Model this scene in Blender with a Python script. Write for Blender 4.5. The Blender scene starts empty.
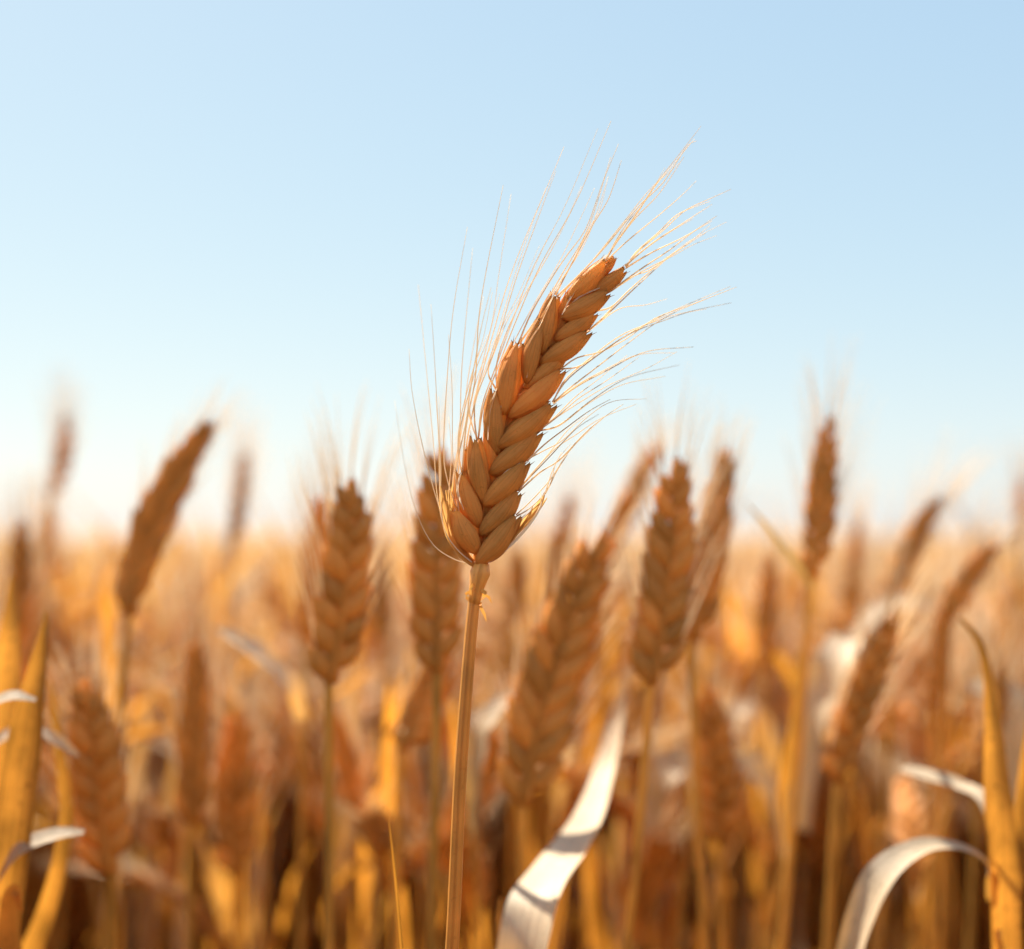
import bpy, math, random
import numpy as np
from mathutils import Vector, Matrix

rnd = random.Random(7)
SC = bpy.context.scene
COL = SC.collection
R = math.radians

# ------------------------------------------------------------------ camera, sky, sun, exposure
F = 1422.0                     # focal length in pixels of the 1024 px wide frame
PITCH = R(2.44)
CAMZ = 0.95
cam = bpy.data.cameras.new('camera')
cam.sensor_width = 36.0
cam.lens = 36.0 * F / 1024.0
cam.clip_start = 0.01
cam.clip_end = 3000
camo = bpy.data.objects.new('camera', cam)
COL.objects.link(camo)
camo.location = (0, 0, CAMZ)
camo.rotation_euler = (R(90) + PITCH, 0, 0)
cam.dof.use_dof = True
cam.dof.focus_distance = 0.412
cam.dof.aperture_fstop = 4.4
cam.dof.aperture_blades = 0
SC.camera = camo

EXPO = 1.22
SUN_EL, SUN_AZ = 50.0, -42.0   # azimuth clockwise from +Y (the view direction)
world = bpy.data.worlds.new('World')
SC.world = world
world.use_nodes = True
wn = world.node_tree
sky = wn.nodes.new('ShaderNodeTexSky')
sky.sky_type = 'NISHITA'
sky.sun_disc = False
sky.sun_elevation = R(SUN_EL)
sky.sun_rotation = R(SUN_AZ)
sky.air_density = 1.0
sky.dust_density = 0.6
sky.ozone_density = 1.6
sky.altitude = 100
# the photograph's soft highlight roll-off on the sky: compress the sky's range a little, keep its hue steps
sc_ = wn.nodes.new('ShaderNodeVectorMath'); sc_.operation = 'SCALE'; sc_.inputs['Scale'].default_value = 0.15
sx_ = wn.nodes.new('ShaderNodeSeparateXYZ'); cx_ = wn.nodes.new('ShaderNodeCombineXYZ')
wn.links.new(sky.outputs[0], sc_.inputs[0]); wn.links.new(sc_.outputs[0], sx_.inputs[0])
for ch_, (pw_, k_) in enumerate(((0.52, 0.90), (0.40, 0.93), (0.22, 0.94))):
    a_ = wn.nodes.new('ShaderNodeMath'); a_.operation = 'POWER'; a_.inputs[1].default_value = pw_
    b_ = wn.nodes.new('ShaderNodeMath'); b_.operation = 'MULTIPLY'; b_.inputs[1].default_value = k_ / .15 / 2 ** EXPO
    wn.links.new(sx_.outputs[ch_], a_.inputs[0]); wn.links.new(a_.outputs[0], b_.inputs[0]); wn.links.new(b_.outputs[0], cx_.inputs[ch_])
ml_ = cx_
wn.links.new(ml_.outputs[0], wn.nodes['Background'].inputs[0])
wn.nodes['Background'].inputs[1].default_value = 0.15

sl = bpy.data.lights.new('sun', 'SUN')
sl.energy = 5.0
sl.angle = R(0.53)
sl.color = (1.0, 0.93, 0.82)
so = bpy.data.objects.new('sun', sl)
COL.objects.link(so)
sd = Vector((math.sin(R(SUN_AZ)) * math.cos(R(SUN_EL)), math.cos(R(SUN_AZ)) * math.cos(R(SUN_EL)), math.sin(R(SUN_EL))))
so.rotation_euler = sd.to_track_quat('Z', 'Y').to_euler()
so.location = sd * 20

SC.view_settings.view_transform = 'Standard'
SC.view_settings.look = 'None'
SC.view_settings.exposure = EXPO
SC.view_settings.gamma = 1.0
SC.view_settings.use_curve_mapping = False
SC.render.engine = 'CYCLES'
cy = SC.cycles
cy.use_denoising = True
cy.max_bounces = 8
cy.diffuse_bounces = 5
cy.glossy_bounces = 2
cy.transmission_bounces = 6
cy.transparent_max_bounces = 4
cy.sample_clamp_indirect = 6.0
cy.caustics_reflective = False
cy.caustics_refractive = False

cp, sp_ = math.cos(PITCH), math.sin(PITCH)
AX, AU, AF = Vector((1, 0, 0)), Vector((0, -sp_, cp)), Vector((0, cp, sp_))
CP = Vector((0, 0, CAMZ))


def W(px, py, d):
    """world point seen at pixel (px, py), d metres deep"""
    return CP + AF * d + AX * ((px - 512) / F * d) + AU * (-(py - 474.5) / F * d)


# ------------------------------------------------------------------ materials
def mat(name, base, trans, amt, rough=0.5, vary=0.25, nscale=40.0, bump=0.15, spec=0.35, island=0.0, dark=None, veins=40.0):
    m = bpy.data.materials.new(name)
    m.use_nodes = True
    nt = m.node_tree
    N, L = nt.nodes, nt.links
    N.clear()
    out = N.new('ShaderNodeOutputMaterial')
    p = N.new('ShaderNodeBsdfPrincipled')
    p.inputs['Roughness'].default_value = rough
    p.inputs['Specular IOR Level'].default_value = spec
    t = N.new('ShaderNodeBsdfTranslucent')
    mx = N.new('ShaderNodeMixShader')
    mx.inputs[0].default_value = amt
    L.new(p.outputs[0], mx.inputs[1]); L.new(t.outputs[0], mx.inputs[2]); L.new(mx.outputs[0], out.inputs[0])
    geo = N.new('ShaderNodeNewGeometry')
    oi = N.new('ShaderNodeObjectInfo')
    nz = N.new('ShaderNodeTexNoise')
    nz.inputs['Scale'].default_value = nscale
    nz.inputs['Detail'].default_value = 3
    L.new(geo.outputs['Position'], nz.inputs['Vector'])
    uv = N.new('ShaderNodeUVMap')
    mp = N.new('ShaderNodeMapping')
    mp.inputs['Scale'].default_value = (veins, 1.2, 1)
    L.new(uv.outputs[0], mp.inputs[0])
    vn = N.new('ShaderNodeTexNoise')
    vn.inputs['Scale'].default_value = 1.0
    vn.inputs['Detail'].default_value = 2
    L.new(mp.outputs[0], vn.inputs['Vector'])

    def math_(op, a, b):
        n = N.new('ShaderNodeMath'); n.operation = op
        for i, v in enumerate((a, b)):
            if isinstance(v, (int, float)): n.inputs[i].default_value = v
            else: L.new(v, n.inputs[i])
        return n.outputs[0]
    # factor = 1 + vary*(noise-.5)*2 + vary*(rand-.5) + vein streaks + island tone
    a = math_('MULTIPLY', math_('SUBTRACT', nz.outputs[0], 0.5), vary * 2)
    b = math_('MULTIPLY', math_('SUBTRACT', oi.outputs['Random'], 0.5), vary)
    c = math_('MULTIPLY', math_('SUBTRACT', vn.outputs[0], 0.5), vary * 1.6)
    f = math_('ADD', math_('ADD', a, b), math_('ADD', c, 1.0))
    if island:
        f = math_('ADD', f, math_('MULTIPLY', math_('SUBTRACT', geo.outputs['Random Per Island'], 0.5), island))
    for sock, colr in ((p.inputs['Base Color'], base), (t.inputs['Color'], trans)):
        v = N.new('ShaderNodeVectorMath'); v.operation = 'SCALE'
        v.inputs[0].default_value = colr
        L.new(f, v.inputs['Scale'])
        src = v.outputs[0]
        if dark:
            dm = N.new('ShaderNodeMix'); dm.data_type = 'RGBA'
            sp = N.new('ShaderNodeTexNoise'); sp.inputs['Scale'].default_value = nscale * 9
            L.new(geo.outputs['Position'], sp.inputs['Vector'])
            rp = N.new('ShaderNodeMapRange'); rp.inputs[1].default_value = .62; rp.inputs[2].default_value = .74
            rp.inputs[4].default_value = dark
            L.new(sp.outputs[0], rp.inputs[0]); L.new(rp.outputs[0], dm.inputs[0])
            L.new(src, dm.inputs[6]); dm.inputs[7].default_value = (base[0] * .5, base[1] * .42, base[2] * .35, 1)
            src = dm.outputs[2]
        L.new(src, sock)
    if bump:
        bp = N.new('ShaderNodeBump')
        bp.inputs['Strength'].default_value = bump
        bp.inputs['Distance'].default_value = 0.0006
        L.new(vn.outputs[0], bp.inputs['Height'])
        L.new(bp.outputs[0], p.inputs['Normal'])
    return m


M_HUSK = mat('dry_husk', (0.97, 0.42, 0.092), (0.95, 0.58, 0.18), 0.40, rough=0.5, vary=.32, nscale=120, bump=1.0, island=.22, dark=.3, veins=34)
M_EAR = mat('shaded_husk', (0.70, 0.290, 0.052), (0.94, 0.56, 0.16), 0.25, rough=0.5, vary=.45, nscale=70, bump=.8, island=.3, dark=.3, veins=20)  # darker copy of the husk colour, shade put into ears behind for contrast
M_AWN = mat('dry_awn', (0.93, 0.77, 0.54), (0.94, 0.78, 0.55), 0.50, rough=0.7, vary=.15, bump=0, spec=.1)
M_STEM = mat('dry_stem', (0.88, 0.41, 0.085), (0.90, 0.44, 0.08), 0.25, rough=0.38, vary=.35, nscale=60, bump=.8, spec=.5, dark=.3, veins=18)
M_STALK = mat('shaded_stalk', (0.56, 0.295, 0.062), (0.90, 0.56, 0.16), 0.22, rough=0.4, vary=.5, nscale=40, bump=.5, spec=.4, dark=.3, veins=14)  # stem colour darkened for the stalks behind, shade put into the base
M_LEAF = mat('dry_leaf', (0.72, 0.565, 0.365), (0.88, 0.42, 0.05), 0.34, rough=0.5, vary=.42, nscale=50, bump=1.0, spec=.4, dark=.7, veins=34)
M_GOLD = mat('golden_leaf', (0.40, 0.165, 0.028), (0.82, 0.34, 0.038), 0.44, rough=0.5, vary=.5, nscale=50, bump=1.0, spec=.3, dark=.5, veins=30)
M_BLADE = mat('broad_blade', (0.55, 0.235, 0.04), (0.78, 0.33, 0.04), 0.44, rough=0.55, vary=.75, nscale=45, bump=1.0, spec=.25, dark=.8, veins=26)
M_FAR = mat('hazed_straw', (0.72, 0.50, 0.27), (0.80, 0.50, 0.2), 0.4, rough=0.8, vary=.4, nscale=.8, bump=0, spec=.2)  # straw made paler to stand in for haze and glare far off


def ground_mat():
    m = bpy.data.materials.new('dry_soil'); m.use_nodes = True
    nt = m.node_tree; p = nt.nodes['Principled BSDF']
    n = nt.nodes.new('ShaderNodeTexNoise'); n.inputs['Scale'].default_value = 9; n.inputs['Detail'].default_value = 8
    r = nt.nodes.new('ShaderNodeValToRGB')
    r.color_ramp.elements[0].color = (.09, .05, .02, 1); r.color_ramp.elements[1].color = (.22, .13, .06, 1)
    g = nt.nodes.new('ShaderNodeNewGeometry')
    nt.links.new(g.outputs['Position'], n.inputs['Vector'])
    nt.links.new(n.outputs[0], r.inputs[0]); nt.links.new(r.outputs[0], p.inputs['Base Color'])
    p.inputs['Roughness'].default_value = .95
    return m


# ------------------------------------------------------------------ mesh helpers
def perp(t, ref):
    n = ref - t * ref.dot(t)
    if n.length < 1e-6:
        n = t.orthogonal()
    return n.normalized()


class MB:
    def __init__(s):
        s.v, s.f, s.uv, s.mi = [], [], [], []

    def grid(s, rows, closed=True, us=None, caps=True, m=0):
        """rows: list of rings of equal length"""
        o = len(s.v); k = len(rows[0]); nr = len(rows)
        for i, r in enumerate(rows):
            for j, p in enumerate(r):
                s.v.append(tuple(p)); s.uv.append((j / k, i / max(1, nr - 1)))
        for i in range(nr - 1):
            for j in range(k if closed else k - 1):
                j2 = (j + 1) % k
                s.f.append((o + i * k + j, o + i * k + j2, o + (i + 1) * k + j2, o + (i + 1) * k + j)); s.mi.append(m)
        if closed and caps:
            s.f.append(tuple(o + j for j in range(k - 1, -1, -1))); s.mi.append(m)
            s.f.append(tuple(o + (nr - 1) * k + j for j in range(k))); s.mi.append(m)

    def tube(s, pts, rad, n=6, m=0):
        rows = []; N = None
        for i, p in enumerate(pts):
            t = (pts[min(i + 1, len(pts) - 1)] - pts[max(i - 1, 0)]).normalized()
            N = perp(t, N if N else Vector((0.3, -1, 0.2)))
            B = t.cross(N); r = rad[i]
            rows.append([p + N * (r * math.cos(2 * math.pi * a / n)) + B * (r * math.sin(2 * math.pi * a / n)) for a in range(n)])
        s.grid(rows, m=m)

    def husk(s, b, t, N, L, wd, th, n=10, rows=9, bend=0.0, side=None, keel=.18, tooth=True, flare=0.0, m=0):
        """almond shaped chaff scale: base b, direction t, flat face normal N, length L, width wd, thickness th"""
        t = t.normalized(); N = perp(t, N); S = t.cross(N)
        sd_ = side if side is not None else S
        rings = []
        for i in range(rows):
            u = i / (rows - 1)
            w = (0.16 + 0.84 * math.sin(math.pi * min(1, u * 1.02) ** 0.86) ** 0.8) if u < .97 else 0.14
            w = max(w - 0.02, .13 if u > .5 else .2)
            hh = max(0.12, math.sin(math.pi * min(.97, u + .03)) ** 0.75)
            c = b + t * (L * u) + sd_ * (bend * L * math.sin(math.pi * u)) + sd_ * (flare * L * u * u)
            ring = []
            for a in range(n):
                an = 2 * math.pi * a / n
                x, y = math.cos(an), math.sin(an)
                k = 1 + keel * max(0, y) ** 6
                ring.append(c + S * (wd * .5 * w * x) + N * (th * .5 * hh * y * k))
            rings.append(ring)
        s.grid(rings, m=m)
        if tooth:
            tip = rings[-1]
            c = sum(tip, Vector()) / len(tip)
            for q in (-1, 1):
                p0 = c + S * (q * wd * .05) - t * (L * .03)
                s.tube([p0, p0 + t * (L * .04) + S * (q * wd * .02), p0 + t * (L * (.08 + .03 * q)) + S * (q * wd * .05)], [wd * .035, wd * .02, wd * .006], 4, m=m)

    def ribbon(s, pts, ws, nrm, cup=.25, k=5, m=0, wave=0.0, ph=0.0):
        rows = []
        for i, p in enumerate(pts):
            t = (pts[min(i + 1, len(pts) - 1)] - pts[max(i - 1, 0)]).normalized()
            N = perp(t, nrm[i]); S = t.cross(N)
            row = []
            for j in range(k):
                x = j / (k - 1) * 2 - 1
                e = 0
                if wave:
                    e = wave * ws[i] * x * math.sin(ph + i * .9 + x)
                row.append(p + S * (x * ws[i] * .5) + N * (ws[i] * (cup * (x * x - .4)) + e))
            rows.append(row)
        s.grid(rows, closed=False, m=m)

    def build(s, name, mats, parent=None, smooth=True):
        me = bpy.data.meshes.new(name)
        me.from_pydata(s.v, [], s.f)
        if not isinstance(mats, (list, tuple)): mats = [mats]
        for x in mats: me.materials.append(x)
        if smooth: me.polygons.foreach_set('use_smooth', [True] * len(me.polygons))
        if len(mats) > 1: me.polygons.foreach_set('material_index', s.mi)
        ul = me.uv_layers.new(name='UVMap')
        li = np.empty(len(me.loops), np.int32); me.loops.foreach_get('vertex_index', li)
        ul.data.foreach_set('uv', np.array(s.uv, np.float32)[li].ravel())
        me.update()
        o = bpy.data.objects.new(name, me); COL.objects.link(o)
        if parent is not None: o.parent = parent
        return o


def cat(pts, n):
    """Catmull-Rom through vectors -> n samples, evenly by parameter"""
    P = [pts[0] * 2 - pts[1]] + list(pts) + [pts[-1] * 2 - pts[-2]]
    out = []; segs = len(pts) - 1
    for i in range(n):
        x = i / (n - 1) * segs; k = min(int(x), segs - 1); u = x - k
        a, b, c, d = P[k:k + 4]
        out.append(.5 * ((2 * b) + (c - a) * u + (2 * a - 5 * b + 4 * c - d) * u * u + (3 * b - a - 3 * c + d) * u ** 3))
    return out


def lerp_list(vals, n):
    out = []; segs = len(vals) - 1
    for i in range(n):
        x = i / (n - 1) * segs; k = min(int(x), segs - 1); u = x - k
        out.append(vals[k] * (1 - u) + vals[k + 1] * u)
    return out


def thing(name, loc, label, category, group=None):
    o = bpy.data.objects.new(name, None); COL.objects.link(o)
    o.location = loc; o['label'] = label; o['category'] = category
    if group: o['group'] = group
    o.empty_display_size = .02
    bpy.context.view_layer.update()
    return o


def attach(child, root):
    """geometry was written in world coordinates: parent it and keep it where it is"""
    child.parent = root
    child.matrix_parent_inverse = Matrix.Translation(-root.location)
    return child


# ------------------------------------------------------------------ the setting
def ground():
    mb = MB()
    xs = [-1500, -300, -60, -15, -5, 0, 5, 15, 60, 300, 1500]
    ys = [-300, -60, -15, -5, 0, 5, 15, 40, 100, 400, 2500]
    mb.grid([[Vector((x, y, 0)) for x in xs] for y in ys], closed=False)
    o = mb.build('ground', ground_mat()); o['kind'] = 'structure'


ground()

# ------------------------------------------------------------------ ears
def spikelet(mb, b, t, N, out, L, wd, rg, hi=True, m=0):
    """one spikelet: glumes and lemmas as nested almond scales"""
    n, rows = (12, 11) if hi else (6, 6)
    t = t.normalized(); N = perp(t, N)
    o = perp(t, out)
    if hi:
        mb.husk(b + N * wd * .10, t, N + o * .10, L * .97, wd, wd * .42, n, rows, bend=.05, side=o, keel=.55, m=m)
        mb.husk(b + o * wd * .07 - N * wd * .12, t + o * .07, N + o * .6, L * (1.0 + rg.uniform(-.03, .05)), wd * .8, wd * .55, n, rows, bend=.05, side=o, m=m)
        mb.husk(b - N * wd * .30, t - o * .03, -N + o * .2, L * .98, wd * .95, wd * .5, n, rows, bend=.05, side=o, m=m)
    else:
        mb.husk(b, t, N, L, wd, wd * .62, n, rows, bend=.06, side=o, keel=.3, m=m, tooth=False)
        mb.husk(b + o * wd * .14 - N * wd * .18, t + o * .16, N, L * .95, wd * .7, wd * .5, 5, 5, bend=.05, side=o, m=m, tooth=False)


def awn_pts(p0, dirs, L, curve, n=7, rg=rnd):
    p = []
    for i in range(n):
        u = i / (n - 1)
        p.append(p0 + dirs * (L * u) + curve * (L * u * u))
    return p


def ear_layout(axis, count, N, rg, sl, sw, ang=.42):
    """axis: list of points.  yields (base, dir, N, outward, L, W, u)"""
    res = []; n = len(axis)
    for i in range(count):
        u = (i + .3) / count * .93
        x = u * (n - 1); k = min(int(x), n - 2); f = x - k
        p = axis[k].lerp(axis[k + 1], f)
        t = (axis[min(k + 2, n - 1)] - axis[max(k - 1, 0)]).normalized()
        Nn = perp(t, N); S = t.cross(Nn)
        q = 1 if i % 2 else -1
        sc = (.62 + .46 * math.sin(math.pi * min(1, u * .95 + .17)) ** .8) * rg.uniform(.90, 1.08)
        a = ang * (1 - .5 * u) * rg.uniform(.85, 1.15)
        d = (t * math.cos(a) + S * (q * math.sin(a)) + Nn * rg.uniform(-.08, .10)).normalized()
        res.append((p + S * (q * sw * .12), d, Nn, S * q, sl * sc, sw * sc, u))
    t = (axis[-1] - axis[-3]).normalized()
    res.append((axis[int((n - 1) * .88)], t, perp(t, N), t.cross(perp(t, N)), sl * .85, sw * .62, 1.0))
    return res


HAND = []


def leaf_arc(mb, base, az, L, w, rg, up=.75, droop=1.5, m=0, n=14):
    d = Vector((math.cos(az), math.sin(az), 0))
    pts = []; p = base.copy(); a = math.atan2(up, .35)
    kink = rg.randrange(3, n); kb = rg.choice([0, 0, .2, .3, 1.8])
    for i in range(n):
        pts.append(p.copy())
        a -= droop / n * (1.6 * i / n + .3)
        if i == kink: a -= kb
        d = Matrix.Rotation(rg.gauss(0, .09), 3, 'Z') @ d
        p = p + (d * math.cos(a) + Vector((0, 0, 1)) * math.sin(a)) * (L / n)
    tw = rg.uniform(-2.2, 2.2)
    ws = [w * (.55 + .45 * math.sin(math.pi * min(1, .25 + i / n * .6))) * (1 - max(0, (i / (n - 1) - .5) / .5) ** 1.5 * .95) for i in range(n)]
    nr = []
    sd_ = Vector((-d.y, d.x, 0))
    for i in range(n):
        th = tw * i / n
        nr.append(Vector((-d.x * .6, -d.y * .6, 1)) * math.cos(th) + sd_ * math.sin(th))
    mb.ribbon(pts, ws, nr, cup=.18, wave=.22, ph=rg.uniform(0, 6), m=m)


def bg_ear(base, tip, wpx, d, label, bend=0.0, stem=None, tilt=0.0, split=True, face=None, awn=1.0, leaves=0, nsp=None, dd=0.0, seed=0, awnL=None):
    """hand placed stalk. base/tip: pixels of the ear's ends, d: depth, bend: sideways bow in ear lengths, stem: pixel where the stem leaves the frame"""
    rg = random.Random(seed or hash((base, tip)) & 0xffff)
    A = W(base[0], base[1], d); B = W(tip[0], tip[1], d + dd)
    ax = B - A; Le = ax.length
    side = perp(ax.normalized(), AX)
    C = (A + B) * .5 + side * (bend * Le)
    axis = [A * (1 - u) ** 2 + C * 2 * u * (1 - u) + B * u * u for u in [i / 15 for i in range(16)]]
    sw = wpx * .98 / F * d
    if stem:
        S1 = W(stem[0], stem[1], d + .01)
    else:
        S1 = W(base[0] + rg.uniform(-14, 14), 949, d + .01)
    # continue straight to the ground
    g = S1 + (S1 - A) * (S1.z / max(.02, (A.z - S1.z)))
    g = Vector((S1.x + max(-.12, min(.12, g.x - S1.x)), S1.y + max(-.12, min(.12, g.y - S1.y)), 0))
    root = thing('wheat_stalk', g, label, 'wheat stalk', 'wheat stalks close behind the sharp ear')
    t0 = (axis[1] - axis[0]).normalized()
    pts = cat([g, g.lerp(S1, .5) + Vector((rg.uniform(-.01, .01), 0, 0)), S1, A - t0 * (.0), axis[2]], 26)
    r0 = .0021 if d < .7 else .0017
    mb = MB(); mb.tube(pts, [r0 * (1 - .25 * i / 25) for i in range(26)], 8)
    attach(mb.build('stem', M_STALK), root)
    N = -AF * math.cos(face or rg.uniform(-.5, .5)) + AX * math.sin(face or rg.uniform(-.5, .5))
    cnt = nsp or max(12, min(20, int(Le / (.0048) * 1.0)))
    sl = max(.185 * Le, .72 * sw, .007); w1 = max(.36 * sw, .0025)
    lay = ear_layout(axis, cnt, N, rg, sl, w1 * 1.12, ang=.60 if wpx > 42 else .40)
    ear = MB(); ear.tube(axis, [max(.0014, (.15 if wpx > 42 else .24) * sw) * (1 - .6 * i / 15) for i in range(16)], 8)
    am = MB()
    for (b, t, Nn, o, L, wd, u) in lay:
        for q in range(3 if u < .9 else 4):
            tipp = b + t * L * .93
            at_ = (axis[-1] - axis[-4]).normalized()
            dr = (t * .55 + at_ * .6 + Vector((rg.uniform(-.12, .12), rg.uniform(-.25, .25), rg.uniform(-.05, .1)))).normalized()
            LA = (awnL or .075) * rg.uniform(.7, 1.15) * (1.1 - .35 * u) * awn
            am.tube(awn_pts(tipp, dr, LA, o * rg.uniform(-.02, .16)), [.00027 * (1 - .75 * k / 6) for k in range(7)], 4)
    if not split:
        for (b, t, Nn, o, L, wd, u) in lay: spikelet(ear, b, t, Nn, o, L, wd, rg, hi=False)
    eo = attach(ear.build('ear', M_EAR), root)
    if split:
        for (b, t, Nn, o, L, wd, u) in lay:
            sm = MB(); spikelet(sm, b, t, Nn, o, L, wd, rg, hi=True)
            so_ = sm.build('spikelet', M_EAR)
            so_.parent = eo
    attach(am.build('awn_tuft', M_AWN), root)
    for k in range(leaves):
        lm = MB(); hb = pts[int(rg.uniform(9, 15))]
        leaf_arc(lm, hb, rg.uniform(0, 6.28), rg.uniform(.12, .2), rg.uniform(.008, .012), rg)
        attach(lm.build('leaf', M_LEAF), root)
    HAND.append((root, d))
    return root


# ------------------------------------------------------------------ the sharp ear in focus
DH = 0.412


def hero():
    rg = random.Random(3)
    G0 = W(452, 949, DH); G1 = W(440, 1120, DH + .004)
    gx = Vector((G1.x - .02, G1.y + .02, 0))
    root = thing('wheat_stalk', gx, 'sharp golden wheat stalk in the centre, its bearded ear leaning right against the sky', 'wheat stalk')
    sp = cat([gx, gx.lerp(G1, .55) + Vector((.004, 0, 0)), G1, G0, W(460, 780, DH), W(469, 655, DH), W(474.5, 598, DH), W(477, 572, DH)], 60)
    mb = MB()
    mb.tube(sp, [(.00205 - .00045 * max(0, (i - 20) / 39)) for i in range(60)], 14)
    attach(mb.build('stem', M_STEM), root)
    # stem nodes lower down
    nb = MB()
    k = 14
    nb.tube([sp[k] - Vector((0, 0, .005)), sp[k] - Vector((0, 0, .002)), sp[k], sp[k] + Vector((0, 0, .002)), sp[k] + Vector((0, 0, .005))], [.0021, .0029, .0031, .0028, .0021], 12)
    attach(nb.build('stem_node', M_STEM), root)
    lf = MB(); leaf_arc(lf, sp[k], 2.6, .2, .011, rg); attach(lf.build('leaf', M_LEAF), root)
    # ragged collar where the ear begins
    cm = MB()
    P = [W(474, 604, DH), W(475, 596, DH), W(477.5, 584, DH), W(480, 573, DH), W(482, 563, DH)]
    cm.tube(P, [.0017, .0019, .0023, .0030, .0022], 14)
    for q in range(8):
        a = rg.uniform(0, 6.28); hgt = rg.uniform(584, 606)
        p0 = W(475.5 + 6.5 * math.cos(a), hgt, DH - .002 * math.sin(a))
        p1 = p0 + AX * (.0030 * math.cos(a) * rg.uniform(.2, 1)) - AF * (.0016 * math.sin(a)) + AU * rg.uniform(-.0035, .0015)
        p2 = p1 + AX * (.0016 * rg.uniform(-1, .6)) - AU * rg.uniform(-.001, .0022)
        cm.ribbon([p0, p1, p2], [.0012, .0010, .0002], [-AF + AX * rg.uniform(-1, 1)] * 3, cup=.2, k=3)
    attach(cm.build('collar', M_STEM), root)
    # rachis
    axp = [(479, 575), (481, 545), (487, 512), (493, 480), (501, 447), (510, 415), (526, 383), (543, 350), (560, 325), (578, 300), (594, 280)]
    rm = MB()
    ax = cat([W(x, y, DH + .002) for x, y in axp], 30)
    rm.tube(ax, [.0021 - .0014 * i / 29 for i in range(30)], 8)
    ear = attach(rm.build('ear', M_HUSK), root)
    # spikelets: (base px, tip px, width px, depth offset mm, facing twist)
    right = [((477, 564), (516, 514), 25, -.8), ((480, 535), (518, 490), 25, .1), ((484, 505), (526, 460), 26, -.6), ((490, 474), (538, 430), 26, .1), ((498, 447), (553, 402), 26, -.6),
             ((509, 417), (561, 368), 26, 0), ((524, 388), (565, 352), 20, .6), ((540, 364), (588, 330), 22, -.3), ((555, 340), (595, 311), 20, .5), ((561, 318), (609, 290), 22, -.6)]
    left = [((478, 553), (455, 508), 27, 0), ((481, 527), (461, 472), 25, .9), ((485, 503), (476, 438), 21, -.5), ((498, 455), (496, 388), 23, .4),
            ((504, 415), (518, 342), 23, -.6), ((527, 384), (543, 322), 22, -.2), ((542, 355), (556, 294), 21, .3)]
    top = [((568, 300), (606, 259), 21, -.5), ((585, 297), (626, 267), 17, .6), ((594, 278), (614, 257), 13, 1.2), ((556, 318), (584, 276), 15, 1.4)]
    back = [((480, 560), (500, 515), 20, 3.6), ((480, 535), (468, 478), 22, 3.8), ((486, 500), (508, 452), 20, 3.8), ((500, 455), (512, 398), 20, 3.6), ((516, 400), (534, 345), 20, 3.4), ((540, 360), (570, 312), 18, 3), ((470, 500), (466, 448), 18, 3.6), ((494, 474), (487, 424), 21, 2.2), ((556, 338), (568, 292), 16, 2.4)]

    def put(lst, sgn):
        for (b, t, w, dz) in lst:
            dz *= .001
            B = W(b[0], b[1], DH + dz); T = W(t[0], t[1], DH + dz - (.0015 if sgn else .001))
            tt = (T - B); L = tt.length; tt.normalize()
            N0 = -AF + AX * (.28 * sgn)
            S = tt.cross(perp(tt, -AF))
            out = S * (1 if S.dot(AX) * (sgn or 1) > 0 else -1)
            if sgn > 0: out = perp(tt, AX - AU * .7)
            if sgn < 0: out = perp(tt, -AX)
            m = MB()
            spikelet(m, B, tt, N0 + Vector((rg.uniform(-.15, .15), 0, rg.uniform(-.15, .15))), out, L * rg.uniform(.98, 1.02), w / F * DH * .96, rg)
            s_ = m.build('spikelet', M_HUSK); s_.parent = ear
            s_.location = (0, 0, 0)
    put(back, 0)
    put(right, 1); put(left, -1); put(top, 1)
    # outer bracts at the very base: one sweeping right, fibres curling left
    def bract_or_lit_rim(pp, ws, z=0.0, nn=None, mt=M_HUSK):
        m = MB(); n = 16
        c = cat([W(x, y, DH + z) for x, y in pp], n)
        m.ribbon(c, lerp_list([q / F * DH for q in ws], n), [nn or (-AF + AU * .5)] * n, cup=.45, k=5, wave=.08)
        attach_sub(m.build('bract_or_lit_rim', mt))

    def attach_sub(o):
        o.parent = ear
        return o
    bract_or_lit_rim([(484, 566), (497, 549), (515, 531), (532, 514), (541, 502), (545, 492)], [5, 7, 7, 6, 5, 1], -.001)
    bract_or_lit_rim([(482, 563), (505, 545), (528, 522), (540, 508), (547, 498)], [4, 4, 4, 3, 1], .001)
    bract_or_lit_rim([(488, 563), (510, 546), (530, 524), (541, 505), (540, 490)], [2, 3, 3, 2, .5], -.002, mt=M_AWN)
    bract_or_lit_rim([(490, 560), (512, 540), (528, 518), (533, 506)], [2, 3, 3, .5], -.002)
    bract_or_lit_rim([(478, 568), (464, 556), (452, 536), (444, 512), (440, 486)], [5, 10, 11, 8, 2], .002)
    bract_or_lit_rim([(478, 569), (461, 556), (448, 536), (441, 515)], [4, 5, 5, 1], -.001)
    for dx in (0, 3, 6, 9):
        bract_or_lit_rim([(475 - dx * .3, 565 - dx * .8), (459 - dx * .1, 548 - dx), (450 + dx * .6, 522 - dx), (446 + dx * .7, 490)], [2, 3, 3, 1], -.001 + dx * .0003, -AF - AX * .4)
    bract_or_lit_rim([(476, 566), (462, 548), (455, 520), (453, 495), (456, 470)], [4, 7, 7, 5, 1], .003)

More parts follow.
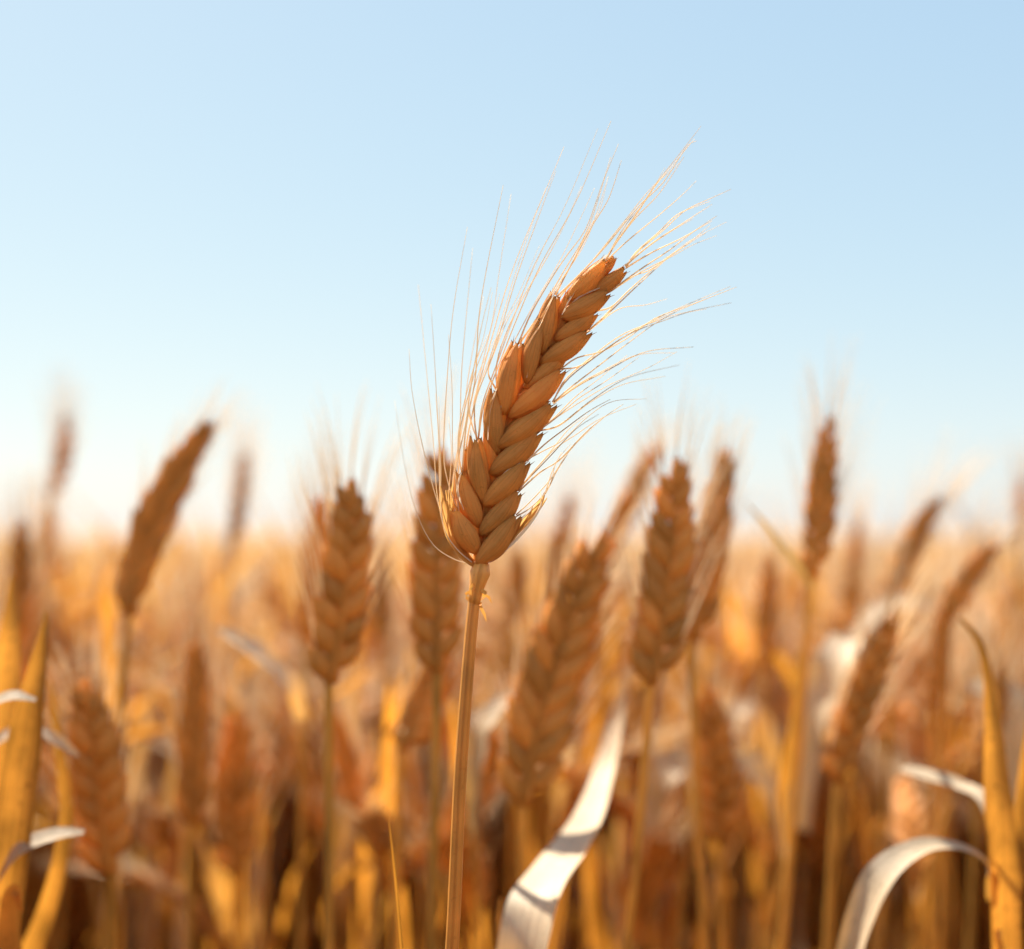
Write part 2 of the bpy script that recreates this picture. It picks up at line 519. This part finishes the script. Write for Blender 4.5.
    for pp_, w_ in (([(562, 315), (573, 294), (588, 273), (607, 255)], 3.2), ([(527, 378), (532, 348), (543, 318), (556, 291)], 3.2), ([(501, 408), (505, 375), (517, 343)], 3.0),
                    ([(488, 440), (490, 412), (497, 388)], 3.0), ([(474, 478), (472, 455), (477, 438)], 3.0), ([(464, 510), (458, 490), (461, 472)], 3.2), ([(468, 545), (457, 528), (455, 508)], 3.2),
                    ([(487, 530), (499, 503), (515, 491)], 2.0), ([(564, 312), (580, 297), (600, 288)], 2.0), ([(497, 492), (504, 474), (520, 463)], 1.8)):
        bract_or_lit_rim(pp_, [1, w_, w_, 1], -.0022, -AF * .6 - AX, M_AWN)  # pale strips along the husk edges imitate the sun's rim light

    def awn(pp, z0=0, z1=0, r=.00022, n=22):
        m = MB()
        c = [W(x, y, DH) for x, y in pp]
        c = cat(c, n)
        c = [p + AF * (z0 + (z1 - z0) * (i / (n - 1)) ** 1.5) for i, p in enumerate(c)]
        m.tube(c, [r * (1 - .74 * (i / (n - 1))) for i in range(n)], 5)
        attach_sub(m.build('awn', M_AWN))
    A = [
        ([(474, 566), (452, 560), (430, 545), (412, 512), (399, 465), (386, 395)], .004, .03),
        ([(478, 566), (455, 548), (436, 500), (422, 449), (410, 391), (406, 345)], .002, .012),
        ([(477, 567), (452, 545), (441, 500), (438, 449), (433, 366), (428, 298)], .001, .015),
        ([(459, 515), (447, 480), (443, 449), (446, 380), (452, 306), (466, 220)], .001, .012),
        ([(459, 512), (456, 480), (453, 449), (453, 390), (450, 338)], 0, -.01),
        ([(458, 510), (457, 485), (459, 449), (460, 380), (463, 330), (471, 238)], .001, .018),
        ([(462, 474), (466, 425), (475, 377), (478, 320), (485, 271), (503, 178)], .001, .01),
        ([(463, 474), (467, 440), (470, 422), (480, 370), (492, 317), (498, 271), (511, 183)], .002, .016),
        ([(464, 474), (466, 445), (471, 419), (480, 380), (492, 338), (506, 290), (521, 250), (545, 195), (563, 153)], .003, -.008),
        ([(477, 440), (474, 415), (475, 395), (492, 349), (512, 280), (531, 222), (547, 178)], .001, .014),
        ([(478, 440), (482, 405), (496, 365), (514, 315), (535, 261), (566, 201), (600, 120)], .001, .010),
        ([(497, 388), (496, 370), (501, 345), (520, 300), (549, 250), (569, 210), (585, 172)], .001, .02),
        ([(498, 390), (503, 365), (512, 345), (536, 300), (559, 261), (578, 222), (596, 183)], 0, .007),
        ([(518, 344), (530, 315), (548, 283), (566, 255), (587, 225), (604, 178), (621, 136)], .001, .01),
        ([(519, 343), (538, 316), (562, 275), (587, 232), (608, 166)], .002, -.012),
        ([(556, 294), (572, 262), (590, 225), (603, 200), (612, 165)], .001, .018),
        ([(557, 296), (585, 268), (610, 240), (640, 203), (666, 177), (690, 140), (702, 131)], .002, .012),
        ([(604, 262), (618, 240), (636, 215), (654, 187), (676, 160), (697, 134)], -.001, .006),
        ([(605, 262), (615, 245), (633, 222), (657, 198), (679, 166)], 0, -.012),
        ([(543, 322), (563, 292), (590, 262), (625, 218), (655, 180), (686, 151)], .002, .016),
        ([(606, 261), (628, 240), (661, 212), (685, 190), (702, 172)], 0, .012),
        ([(626, 267), (637, 251), (660, 230), (679, 211), (700, 200), (717, 192)], 0, .014),
        ([(625, 266), (650, 246), (680, 228), (705, 214)], -.001, -.015),
        ([(626, 268), (652, 252), (680, 238), (700, 226), (716, 216)], 0, .008),
        ([(609, 291), (635, 275), (651, 268), (675, 250), (697, 233), (735, 212)], 0, .016),
        ([(609, 292), (640, 270), (668, 252), (690, 236), (712, 222)], 0, -.010),
        ([(595, 311), (612, 306), (632, 287), (661, 261), (690, 240), (716, 218)], .001, .012),
        ([(589, 330), (610, 312), (640, 284), (670, 258), (700, 240)], 0, -.012),
        ([(565, 352), (600, 320), (626, 292), (650, 270), (672, 250)], .001, .012),
        ([(588, 331), (620, 307), (650, 300), (675, 290)], .002, .020),
        ([(561, 369), (577, 358), (600, 352), (626, 339), (655, 318), (686, 306), (722, 292), (739, 285)], -.001, .004),
        ([(562, 369), (580, 366), (604, 350), (630, 333), (662, 316), (690, 304), (720, 291)], 0, .010),
        ([(553, 402), (565, 380), (590, 358), (622, 334), (655, 320), (680, 311), (712, 304)], -.001, .012),
        ([(554, 402), (570, 388), (600, 365), (625, 346), (650, 328), (672, 316)], 0, -.012),
        ([(554, 403), (577, 385), (603, 370), (640, 352), (682, 348)], .001, .016),
        ([(538, 430), (560, 415), (580, 402), (610, 384), (650, 366), (682, 348)], 0, .012),
        ([(538, 431), (556, 418), (578, 399), (605, 382), (637, 359)], -.001, -.006),
        ([(539, 431), (560, 425), (590, 402), (626, 382), (672, 372)], 0, .018),
        ([(526, 460), (545, 450), (563, 440), (590, 415), (615, 400), (650, 397)], 0, .010),
        ([(527, 461), (545, 444), (566, 428), (588, 412), (608, 401)], -.001, -.01),
        ([(518, 490), (535, 470), (556, 448), (577, 434), (603, 417), (640, 402)], 0, .012),
        ([(519, 491), (540, 472), (560, 460), (585, 434), (603, 418), (622, 405)], -.001, .004),
        ([(518, 491), (530, 476), (548, 455), (570, 428), (590, 413)], .001, .014),
        ([(516, 515), (532, 500), (550, 480), (566, 456), (580, 440), (605, 417)], 0, .006),
        ([(517, 516), (530, 508), (546, 492), (552, 478), (556, 462), (570, 444)], -.001, -.004),
        ([(545, 494), (548, 484), (553, 470), (562, 452)], -.001, .004),
        ([(472, 562), (458, 550), (445, 530), (441, 500), (440, 470), (440, 440), (437, 395)], -.001, -.008),
        ([(472, 565), (456, 552), (446, 525), (448, 490), (450, 452), (447, 415)], .002, .012),
        ([(458, 512), (452, 490), (455, 460), (462, 420), (466, 380), (474, 330), (482, 288)], .003, .02),
        ([(462, 474), (458, 450), (462, 420), (476, 370), (488, 340), (500, 296)], .002, -.006),
        ([(478, 441), (472, 425), (470, 405), (480, 370), (495, 340)], .003, -.002),
        ([(497, 390), (488, 372), (492, 350), (505, 318), (518, 292), (540, 240)], .003, .010),
    ]
    for (pp, z0, z1) in list(A):
        if rg.random() < .55:      # a second, finer bristle from the same husk
            k = rg.uniform(-1, 1)
            A.append(([(x + k * 17 * (i / len(pp)) ** 1.3 + rg.uniform(-1, 1), y + k * 11 * (i / len(pp)) ** 1.3) for i, (x, y) in enumerate(pp)], z0 + .001, -z1 + rg.uniform(-.006, .006)))
    for (pp, z0, z1) in A:
        awn(pp, z0, z1, r=rg.uniform(.00019, .00029))
    return root


hero()

# ------------------------------------------------------------------ hand placed stalks close behind
bg_ear((329, 682), (351, 486), 56, .54, 'plump blurred wheat stalk left of the sharp one, upright ear with a short beard', bend=.05, stem=(329, 949), awnL=.05, seed=11)
bg_ear((437, 672), (441, 452), 50, .55, 'upright wheat stalk half hidden directly behind the left awns of the sharp ear', bend=-.02, stem=(432, 949), seed=12, awnL=.04)
bg_ear((128, 614), (211, 424), 36, .64, 'wheat stalk with a long curved ear arching right above the horizon on the left', bend=-.13, stem=(106, 949), seed=13, awnL=.03)
bg_ear((651, 684), (676, 462), 50, .55, 'stout wheat stalk, nearer of the two ears side by side right of the sharp ear', bend=.04, stem=(627, 949), seed=14, awnL=.045)
bg_ear((692, 640), (727, 452), 38, .61, 'wheat stalk whose ear leans right, touching the stout ear at its left', bend=.02, stem=(705, 949), seed=15, awnL=.03)
bg_ear((523, 805), (602, 535), 56, .56, 'wheat stalk with a long thick ear bowing right, low beside the sharp stem', bend=-.06, stem=(520, 1010), seed=16, awnL=.03)
bg_ear((606, 560), (658, 445), 28, .78, 'wheat stalk with a slim slanting ear showing above the thick bowing ear', bend=-.03, stem=(585, 949), seed=17, awnL=.03)
lone = bg_ear((811, 578), (828, 418), 31, .63, 'tall wheat stalk standing alone on the right with a pointed upright ear', bend=.03, stem=(782, 949), seed=18, awnL=.045)
bg_ear((108, 872), (84, 688), 58, .57, 'shaded thick wheat stalk low at the left beside the golden blade', bend=.02, stem=(112, 960), seed=19, awnL=.03)
bg_ear((192, 822), (196, 645), 40, .66, 'dark narrow upright wheat stalk below and right of the arching ear', bend=.0, stem=(190, 960), seed=20, awnL=.04)
bg_ear((236, 872), (236, 718), 46, .68, 'dim wheat stalk low in shade between the dark narrow ear and the plump ear', bend=-.02, stem=(236, 960), seed=21, awnL=.04)
bg_ear((402, 750), (440, 655), 44, .62, 'wheat stalk with a short ear tilted right, tucked under the ear behind the sharp awns', bend=.05, stem=(395, 949), seed=22, awnL=.03)
bg_ear((838, 782), (897, 618), 46, .61, 'wheat stalk with a dark ear slanting right among pale leaves on the right', bend=-.08, stem=(828, 960), seed=23, awnL=.05)
bg_ear((722, 842), (704, 692), 46, .64, 'dark upright wheat stalk low between two white leaf scraps', bend=.02, stem=(722, 960), seed=24, awnL=.03)
small = [
    ((50, 500), (65, 414), 14, 1.15, 'thin dark wheat stalk rising alone into the sky near the far left', .12, (42, 600)),
    ((232, 545), (244, 453), 15, 1.1, 'thin dark wheat stalk against the sky right of the arching ear', .05, (226, 949)),
    ((307, 640), (320, 498), 30, .85, 'wheat stalk standing behind the left edge of the plump ear', .03, (300, 949)),
    ((514, 625), (518, 553), 26, .95, 'short wheat stalk just right of the collar of the sharp ear', .0, (512, 949)),
    ((550, 605), (571, 497), 20, 1.0, 'slim dark wheat stalk leaning right just below the curled bracts', -.03, (545, 949)),
    ((893, 594), (940, 497), 28, .85, 'wheat stalk with an ear bowing right above the horizon, right of the lone tall one', -.08, (880, 949)),
    ((850, 602), (858, 520), 17, 1.15, 'small wheat stalk between the lone tall ear and the bowing ear', .02, (846, 949)),
    ((764, 668), (769, 556), 27, .90, 'dark wheat stalk left of the stem of the lone tall stalk', .0, (762, 949)),
    ((950, 618), (995, 546), 30, .85, 'wheat stalk with an ear hooked to the right near the right edge', -.12, (940, 949)),
    ((934, 706), (944, 598), 30, .85, 'shaded wheat stalk under the hooked ear near the right edge', .0, (930, 949)),
    ((1021, 545), (1024, 478), 14, 1.2, 'thin dark wheat stalk cut by the right edge at the horizon', .0, (1018, 949)),
    ((45, 600), (47, 505), 18, 1.2, 'small wheat stalk below the thin dark one at the far left', .03, (45, 949)),
    ((384, 640), (380, 540), 26, 1.0, 'hazy wheat stalk between the plump ear and the awned ear', .0, (380, 949)),
    ((355, 820), (335, 715), 32, .85, 'dark wheat stalk leaning left low beside the stem of the plump one', .03, (360, 960)),
    ((978, 780), (1002, 672), 34, .8, 'shaded wheat stalk behind the tall rolled blade at the right edge', .03, (970, 949)),
    ((12, 640), (22, 520), 26, .95, 'golden wheat stalk cut short by the left edge above the broad blade', .03, (8, 949)),
]
for k, (b, t, w, d, lab, bd, st) in enumerate(small):
    bg_ear(b, t, w, d * .86, lab, bend=bd, stem=st, split=False, seed=50 + k, awn=1.0, awnL=.05)


# ------------------------------------------------------------------ hand placed leaves and leafy stalks
def leaf_px(parent, ctl, nrms, mt, cup=.2, n=30, label=None, wave=0.0, k=7):
    """ctl: (px, py, width px, depth)"""
    m = MB()
    c = cat([W(x, y, d) for x, y, w, d in ctl], n)
    ws = lerp_list([w / F * d for x, y, w, d in ctl], n)
    nr = [Vector(v) for v in nrms]
    nn = []
    for i in range(n):
        x = i / (n - 1) * (len(nr) - 1); q = min(int(x), len(nr) - 2) if len(nr) > 1 else 0; u = x - q
        nn.append((nr[q] * (1 - u) + nr[q + 1] * u) if len(nr) > 1 else nr[0])
    m.ribbon(c, ws, nn, cup=cup, k=k, wave=wave)
    o = m.build('leaf', mt)
    if label: o['label'] = label
    attach(o, parent)
    return o


def leafy_stalk(gpx, top, d, label, r=.0018, mid=None):
    """a stalk whose ear is out of view or broken off; gpx: pixel at the frame's bottom"""
    A = W(gpx[0], gpx[1], d); B = W(top[0], top[1], d)
    g = Vector((A.x, A.y + .01, 0))
    root = thing('wheat_stalk', g, label, 'wheat stalk', 'leafy wheat stalks near the camera')
    pts = cat([g, g.lerp(A, .6), A] + ([W(mid[0], mid[1], d)] if mid else []) + [B], 24)
    m = MB(); m.tube(pts, [r * (1 - .4 * i / 23) for i in range(24)], 8)
    attach(m.build('stem', M_STALK), root)
    return root


# centre: the white sickle leaf, sunlit, folded at its foot
rt = leafy_stalk((500, 1100), (506, 1010), .52, 'low wheat stalk bearing the big white sickle-shaped leaf right of the sharp stem')
leaf_px(rt, [(506, 1050, 20, .500), (516, 985, 48, .498), (527, 930, 58, .500), (538, 893, 58, .508), (563, 858, 54, .530), (588, 818, 38, .560), (604, 772, 25, .592), (616, 722, 16, .61), (627, 666, 4, .62)],
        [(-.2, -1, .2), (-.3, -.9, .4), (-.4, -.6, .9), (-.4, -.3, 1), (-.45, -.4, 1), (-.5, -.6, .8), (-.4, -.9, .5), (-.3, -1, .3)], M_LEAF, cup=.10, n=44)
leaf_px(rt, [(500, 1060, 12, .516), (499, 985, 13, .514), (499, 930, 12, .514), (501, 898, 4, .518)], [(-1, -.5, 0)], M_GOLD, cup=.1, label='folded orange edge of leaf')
leaf_px(lone, [(812, 590, 6, .625), (800, 570, 10, .62), (785, 552, 10, .615), (765, 526, 8, .61), (747, 504, 2, .605)], [(.5, -1, .6)], M_STALK, cup=.3)
# right: tall rolled blade with arching white leaf
rt = leafy_stalk((1003, 1050), (998, 930), .52, 'wheat stalk at the right edge with a tall rolled blade and an arching white leaf')
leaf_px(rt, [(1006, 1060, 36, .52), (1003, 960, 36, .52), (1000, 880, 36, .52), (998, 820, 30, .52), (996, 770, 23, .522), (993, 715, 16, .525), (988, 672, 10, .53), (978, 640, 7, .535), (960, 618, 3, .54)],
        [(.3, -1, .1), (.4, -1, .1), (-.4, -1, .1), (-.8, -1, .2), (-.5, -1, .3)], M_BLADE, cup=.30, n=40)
leaf_px(rt, [(990, 900, 10, .522), (988, 866, 14, .522), (965, 849, 19, .52), (930, 845, 24, .515), (900, 858, 30, .512), (878, 880, 36, .51), (862, 915, 34, .51), (850, 955, 32, .512), (838, 1010, 22, .515), (828, 1060, 6, .52)],
        [(.1, -.3, 1), (0, -.3, 1), (-.3, -.6, 1), (-.9, -.7, .35), (-.9, -.8, .1)], M_LEAF, cup=.14, n=44)
leaf_px(rt, [(1000, 845, 12, .53), (985, 800, 15, .545), (960, 785, 15, .56), (930, 775, 18, .57), (902, 768, 10, .58)], [(-.2, -.6, 1)], M_LEAF, cup=.1)
leaf_px(rt, [(1008, 960, 16, .53), (1014, 880, 20, .535), (1022, 800, 18, .54), (1034, 700, 10, .55)], [(.2, -1, .2)], M_BLADE, cup=.2)
# left edge: broad backlit blades
rt = leafy_stalk((-8, 1080), (-4, 980), .50, 'wheat stalk at the left edge with broad golden backlit blades and white leaf tips')
leaf_px(rt, [(-6, 1050, 26, .50), (0, 960, 34, .50), (10, 860, 38, .50), (22, 770, 38, .505), (33, 700, 28, .51), (42, 650, 14, .515), (47, 612, 3, .52)],
        [(.3, -1, .2), (.1, -1, .1), (-.2, -1, .0)], M_BLADE, cup=.34, n=34, k=9, wave=.05)
leaf_px(rt, [(-30, 980, 30, .54), (-16, 860, 44, .54), (0, 740, 40, .545), (10, 640, 24, .55), (12, 575, 4, .56)], [(.3, -1, .2), (-.2, -1, .1)], M_BLADE, cup=.2)
leaf_px(rt, [(-70, 800, 18, .50), (-40, 740, 28, .50), (-12, 708, 24, .495), (12, 696, 15, .49), (36, 700, 4, .487)], [(-.2, -.7, 1)], M_LEAF, cup=.1)
leaf_px(rt, [(-30, 765, 12, .53), (5, 735, 14, .53), (40, 732, 14, .53), (60, 742, 13, .53), (78, 756, 5, .53)], [(.3, -.8, 1)], M_LEAF, cup=.1)
leaf_px(rt, [(-10, 890, 12, .50), (10, 858, 20, .50), (30, 843, 23, .50), (58, 834, 17, .50), (84, 832, 6, .50)], [(-.1, -.7, 1)], M_LEAF, cup=.1)
leaf_px(rt, [(20, 1010, 20, .49), (8, 930, 24, .49), (14, 890, 14, .49), (22, 912, 3, .49)], [(.3, -1, .2)], M_BLADE, cup=.2)
leaf_px(rt, [(20, 980, 26, .55), (50, 900, 18, .55), (66, 820, 14, .55), (58, 740, 10, .555), (50, 680, 3, .56)], [(.3, -1, .2)], M_BLADE, cup=.2)
# thin lone orange bristle low left of the sharp stem
rt = leafy_stalk((408, 1060), (405, 990), .44, 'thin orange bristle-tipped grass shoot rising low left of the sharp stem', r=.0008)
rt.name = 'grass_shoot'; rt['category'] = 'grass shoot'; del rt['group']
leaf_px(rt, [(405, 985, 5, .44), (402, 949, 4.5, .44), (396, 880, 3.2, .44), (389, 821, .8, .44)], [(-.4, -1, 0)], M_GOLD, cup=.2)
# more curled leaves, each on a stalk of its own
more = [
    ('wheat stalk with a white leaf sweeping down right just left of the plump ear', (300, 949), .66, [(300, 720, 10, .66), (292, 685, 18, .66), (262, 655, 22, .66), (235, 638, 18, .66), (215, 628, 6, .66)], (.2, -.5, 1)),
    ('wheat stalk with a small white hooked leaf just right of the sharp stem', (480, 949), .62, [(474, 830, 10, .62), (473, 770, 22, .62), (480, 728, 34, .62), (500, 706, 22, .62), (517, 693, 7, .62)], (-.5, -.6, 1)),
    ('wheat stalk with a bright white leaf scrap left of the low dark ear', (680, 949), .74, [(690, 830, 10, .74), (700, 788, 16, .74), (690, 765, 24, .74), (672, 766, 32, .74), (656, 790, 24, .74), (650, 830, 14, .74)], (-.1, -.7, 1)),
    ('wheat stalk with a bright white leaf scrap right of the low dark ear', (770, 949), .74, [(785, 850, 10, .74), (775, 800, 18, .74), (758, 772, 30, .74), (740, 755, 26, .74), (728, 745, 6, .74)], (.2, -.7, 1)),
    ('wheat stalk with a pale arched leaf over the white scrap beside the lone tall stem', (775, 949), .78, [(772, 800, 10, .78), (768, 750, 16, .78), (756, 716, 22, .78), (738, 712, 22, .78), (724, 740, 12, .78)], (0, -.6, 1)),
    ('wheat stalk with long white leaves hanging down right of the lone tall stem', (820, 960), .72, [(868, 690, 10, .74), (852, 640, 24, .73), (838, 655, 34, .72), (822, 690, 34, .72), (808, 740, 26, .72), (800, 830, 18, .72)], (-.8, -.8, .7)),
    ('wheat stalk with a white leaf kinked over behind the rolled blade', (1012, 960), .70, [(1000, 830, 14, .70), (1008, 750, 26, .70), (1010, 700, 32, .70), (990, 690, 30, .70), (968, 688, 14, .70)], (.1, -.6, 1)),
    ('wheat stalk with a grey shaded leaf crossing low left of the plump stem', (240, 960), .70, [(262, 1010, 10, .90), (240, 940, 16, .89), (217, 885, 20, .88), (202, 850, 20, .87), (192, 825, 8, .86)], (-.2, -.5, 1)),
    ('wheat stalk with a tall golden backlit leaf beside the lone stem', (770, 960), .66, [(788, 850, 3, .66), (782, 805, 7, .66), (785, 775, 14, .66), (795, 710, 8, .66), (800, 650, 3, .665)], (.3, -1, .2)),
    ('wheat stalk with a pale bent leaf arching over the dark slanting ear', (905, 960), .72, [(985, 660, 6, .86), (955, 622, 12, .86), (915, 603, 18, .86), (880, 610, 18, .86), (850, 640, 10, .86)], (-.1, -.5, 1)),
    ('wheat stalk with a long golden leaf curving left above the broad blade', (120, 960), .72, [(118, 820, 8, .74), (114, 720, 13, .74), (108, 620, 12, .74), (106, 560, 3, .74)], (.2, -1, .1)),
    ('wheat stalk with a long golden leaf leaning right behind the thick bowing ear', (590, 960), .72, [(594, 960, 8, .78), (590, 850, 13, .78), (598, 740, 15, .78), (612, 650, 12, .78), (632, 590, 3, .78)], (-.1, -1, .1)),
    ('wheat stalk with a narrow amber leaf between the stout ear and the low dark ear', (670, 960), .78, [(668, 960, 12, .78), (676, 880, 20, .78), (690, 800, 20, .78), (700, 700, 12, .78), (708, 640, 3, .78)], (.2, -1, .1)),
]
for k, (lab, g, d, ctl, nn) in enumerate(more):
    rt = leafy_stalk((g[0], 1000), (ctl[0][0], max(ctl[0][1], 700)), d + .004, lab, r=.0015)
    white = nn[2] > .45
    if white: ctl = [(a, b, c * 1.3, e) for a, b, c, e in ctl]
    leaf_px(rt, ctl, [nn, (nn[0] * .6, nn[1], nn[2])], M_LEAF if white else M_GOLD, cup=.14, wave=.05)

# ------------------------------------------------------------------ repeated stalks: prototypes, copies, and the mass behind
NPROTO = 10


def proto(i, hi=True):
    """a stalk at the origin; returns dict part -> MB"""
    rg = random.Random(100 + i)
    H = rg.uniform(.86, .93)
    az = rg.uniform(0, 6.28); lean = Vector((math.cos(az), math.sin(az), 0))
    k = rg.choice([.02, .05, .08, .14])
    Le = rg.uniform(.075, .10)
    A = Vector((0, 0, H - Le * .92)) + lean * k * .5
    nod = rg.choice([.1, .25, .5, .9, 1.4])
    ax = []
    p = A.copy(); a = .1
    for q in range(12):
        ax.append(p.copy()); a += nod / 12
        p = p + (Vector((0, 0, 1)) * math.cos(a) + lean * math.sin(a)) * (Le / 11)
    st = cat([Vector((0, 0, 0)), Vector((0, 0, .4)) + lean * k * .1, Vector((0, 0, H - Le * 1.5)) + lean * k * .42, A], 14)
    d = {}
    m = MB(); m.tube(st, [.0019 - .0006 * q / 13 for q in range(14)], 7 if hi else 4); d['stem'] = m
    fa = rg.uniform(0, 6.28)
    lay = ear_layout(ax, 16 if hi else 9, Vector((math.cos(fa), math.sin(fa), 0)), rg, Le * (.18 if hi else .25), .0080 if hi else .011)
    m = MB(); am = MB()
    for (b, t, Nn, o, L, wd, u) in lay:
        if hi: spikelet(m, b, t, Nn, o, L, wd, rg, hi=False)
        else: m.husk(b, t, Nn, L, wd, wd * .8, 4, 4, tooth=False)
        for q in range(2):
            dr = (t * .55 + (ax[-1] - ax[-4]).normalized() * .6 + Vector((rg.uniform(-.2, .2), rg.uniform(-.2, .2), rg.uniform(0, .1)))).normalized()
            am.tube(awn_pts(b + t * L * .9, dr, rg.uniform(.03, .07), o * rg.uniform(0, .15), 5 if hi else 3), [.00022, .0002, .00015, .0001, .00005] if hi else [.0005, .0004, .0001], 3)
    d['ear'] = m; d['awn_tuft'] = am
    lv = []
    for q in range(3):
        m = MB()
        leaf_arc(m, st[[4 + q * 2, 5 + q * 2][rg.random() < .5]], rg.uniform(0, 6.28), rg.uniform(.16, .28), rg.uniform(.006, .010), rg, up=rg.uniform(2.0, 5.0), droop=rg.choice([.1, .3, .5, 1.0, 3.2]), n=14 if hi else 7)
        lv.append(m)
    d['leaf'] = lv
    return d


MASSLABEL = {
    -1: 'heavily blurred wheat stalk lost in the crowd of stalks left of the sharp stem',
    1: 'heavily blurred wheat stalk lost in the crowd of stalks right of the sharp stem',
}
protos = []
for i in range(NPROTO):
    D = proto(i)
    parts = []
    for key, m in (('stem', M_STALK), ('ear', M_EAR), ('awn_tuft', M_AWN)):
        o = D[key].build(key, m); parts.append(o)
    for q, lm in enumerate(D['leaf']):
        parts.append(lm.build('leaf', M_GOLD if (i * 7 + q * 3) % 10 > 2 else M_LEAF))
    protos.append(parts)

rg = random.Random(21)
spots = []
tries = 0
NIND = 262
dist_edges = []
taken = []
while len(spots) < NIND and tries < 60000:
    tries += 1
    y = .78 + (rg.random() ** .8) * .80
    x = rg.uniform(-.42, .42) * y
    if any((x - a) ** 2 + (y - b) ** 2 < .022 ** 2 for a, b in taken):
        continue
    taken.append((x, y)); spots.append((x, y))
used = [False] * NPROTO
for (x, y) in spots:
    i = rg.randrange(NPROTO)
    px = 512 + F * x / y
    side = -1 if px < 458 else 1
    root = thing('wheat_stalk', (x, y, 0), MASSLABEL[side], 'wheat stalk', 'blurred wheat stalks behind, %s of the sharp stem' % ('left' if side < 0 else 'right'))
    root.rotation_euler = (rg.gauss(0, .03), rg.gauss(0, .03), rg.uniform(0, 6.28))
    s = rg.uniform(.89, 1.005) + (.03 if rg.random() < .18 else 0)
    root.scale = (s * 1.05, s * 1.05, s)
    for o in protos[i]:
        if used[i]:
            c = o.copy(); COL.objects.link(c)
        else:
            c = o
        c.parent = root
    used[i] = True
for i in range(NPROTO):
    if not used[i]:
        for o in protos[i]: bpy.data.objects.remove(o)


def mass(name, label, pos, hi, seed, smin=.92, smax=1.05):
    """very many stalks as one mesh"""
    rg = random.Random(seed)
    tpl = []
    for i in range(NPROTO):
        D = proto(i, hi=hi)
        V, Fq, U, MI = [], [], [], []
        for key, mi in (('stem', 0), ('ear', 1), ('awn_tuft', 2)):
            m = D[key]; o = len(V); V += m.v; U += m.uv; Fq += [tuple(a + o for a in f) for f in m.f]; MI += [mi] * len(m.f)
        for q, m in enumerate(D['leaf']):
            o = len(V); V += m.v; U += m.uv; Fq += [tuple(a + o for a in f) for f in m.f]; MI += [4 if (i * 7 + q * 3) % 10 > 2 else 3] * len(m.f)
        ls = np.array([len(f) for f in Fq], np.int32)
        li = np.array([a for f in Fq for a in f], np.int32)
        tpl.append((np.array(V, np.float32), li, ls, np.array(U, np.float32), np.array(MI, np.int32)))
    Vs, Ls, Ss, Us, Ms = [], [], [], [], []; off = 0
    for (x, y) in pos:
        v, li, ls, u, mi = tpl[rg.randrange(NPROTO)]
        a = rg.uniform(0, 6.28); s = rg.uniform(smin, smax)
        ca, sa = math.cos(a), math.sin(a)
        lx, ly = rg.gauss(0, .035), rg.gauss(0, .035)
        vv = np.empty_like(v)
        vv[:, 0] = (v[:, 0] * ca - v[:, 1] * sa) * s + x + v[:, 2] * lx
        vv[:, 1] = (v[:, 0] * sa + v[:, 1] * ca) * s + y + v[:, 2] * ly
        vv[:, 2] = v[:, 2] * s
        Vs.append(vv); Ls.append(li + off); Ss.append(ls); Us.append(u[li]); Ms.append(mi); off += len(v)
    V = np.concatenate(Vs); L = np.concatenate(Ls); S = np.concatenate(Ss); U = np.concatenate(Us); MI = np.concatenate(Ms)
    me = bpy.data.meshes.new(name)
    me.vertices.add(len(V)); me.vertices.foreach_set('co', V.ravel())
    me.loops.add(len(L)); me.loops.foreach_set('vertex_index', L)
    me.polygons.add(len(S))
    st = np.concatenate([[0], np.cumsum(S)[:-1]]).astype(np.int32)
    me.polygons.foreach_set('loop_start', st)
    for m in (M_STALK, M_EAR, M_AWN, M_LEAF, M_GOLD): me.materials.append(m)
    me.polygons.foreach_set('material_index', MI)
    me.polygons.foreach_set('use_smooth', np.ones(len(S), bool))
    ul = me.uv_layers.new(name='UVMap'); ul.data.foreach_set('uv', U.ravel())
    me.update(calc_edges=True)
    o = bpy.data.objects.new(name, me); COL.objects.link(o)
    o['kind'] = 'stuff'; o['label'] = label
    return o


rg = random.Random(5)
pos = []
# denser field behind the individual stalks, and the crop beside and behind the camera that shades the scene
while len(pos) < 8200:
    y = 1.12 + rg.random() ** 1.3 * 5.6; x = rg.uniform(-.55, .5) * y
    pos.append((x, y))
side_ = []
while len(side_) < 7000:
    x = rg.uniform(-2.4, 2.0); y = rg.uniform(-1.4, 3.0)
    if y > .45 and y < 1.6 and abs(x) < .43 * y + .13: continue
    if y >= 1.6 and abs(x) < .5 * y: continue
    if math.hypot(x, y) < .38: continue
    if y < .45 and abs(x) < .3: continue
    side_.append((x, y))
mass('wheat_field', 'dense blurred crop of ripe wheat filling the field to the horizon', pos + side_, False, 31, .865, .99)
far = []
while len(far) < 5200:
    y = 7 + (rg.random() ** 1.6) * 40; x = rg.uniform(-.48, .45) * y
    far.append((x, y))
mass('distant_wheat', 'far ripe wheat melting into a pale tan band below the sky', far, False, 32, .865, .962)


def far_canopy():
    """the closed top of the crop from forty metres to the horizon"""
    rg = random.Random(9)
    mb = MB()
    ys = [22 * 1.09 ** i for i in range(50)]
    rows = []
    for y in ys:
        rows.append([Vector((x * y, y, .80 + rg.uniform(-.05, .04))) for x in [q / 40 - 1.2 for q in range(97)]])
    mb.grid(rows, closed=False)
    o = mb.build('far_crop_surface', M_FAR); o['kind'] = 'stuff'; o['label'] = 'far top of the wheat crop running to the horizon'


far_canopy()
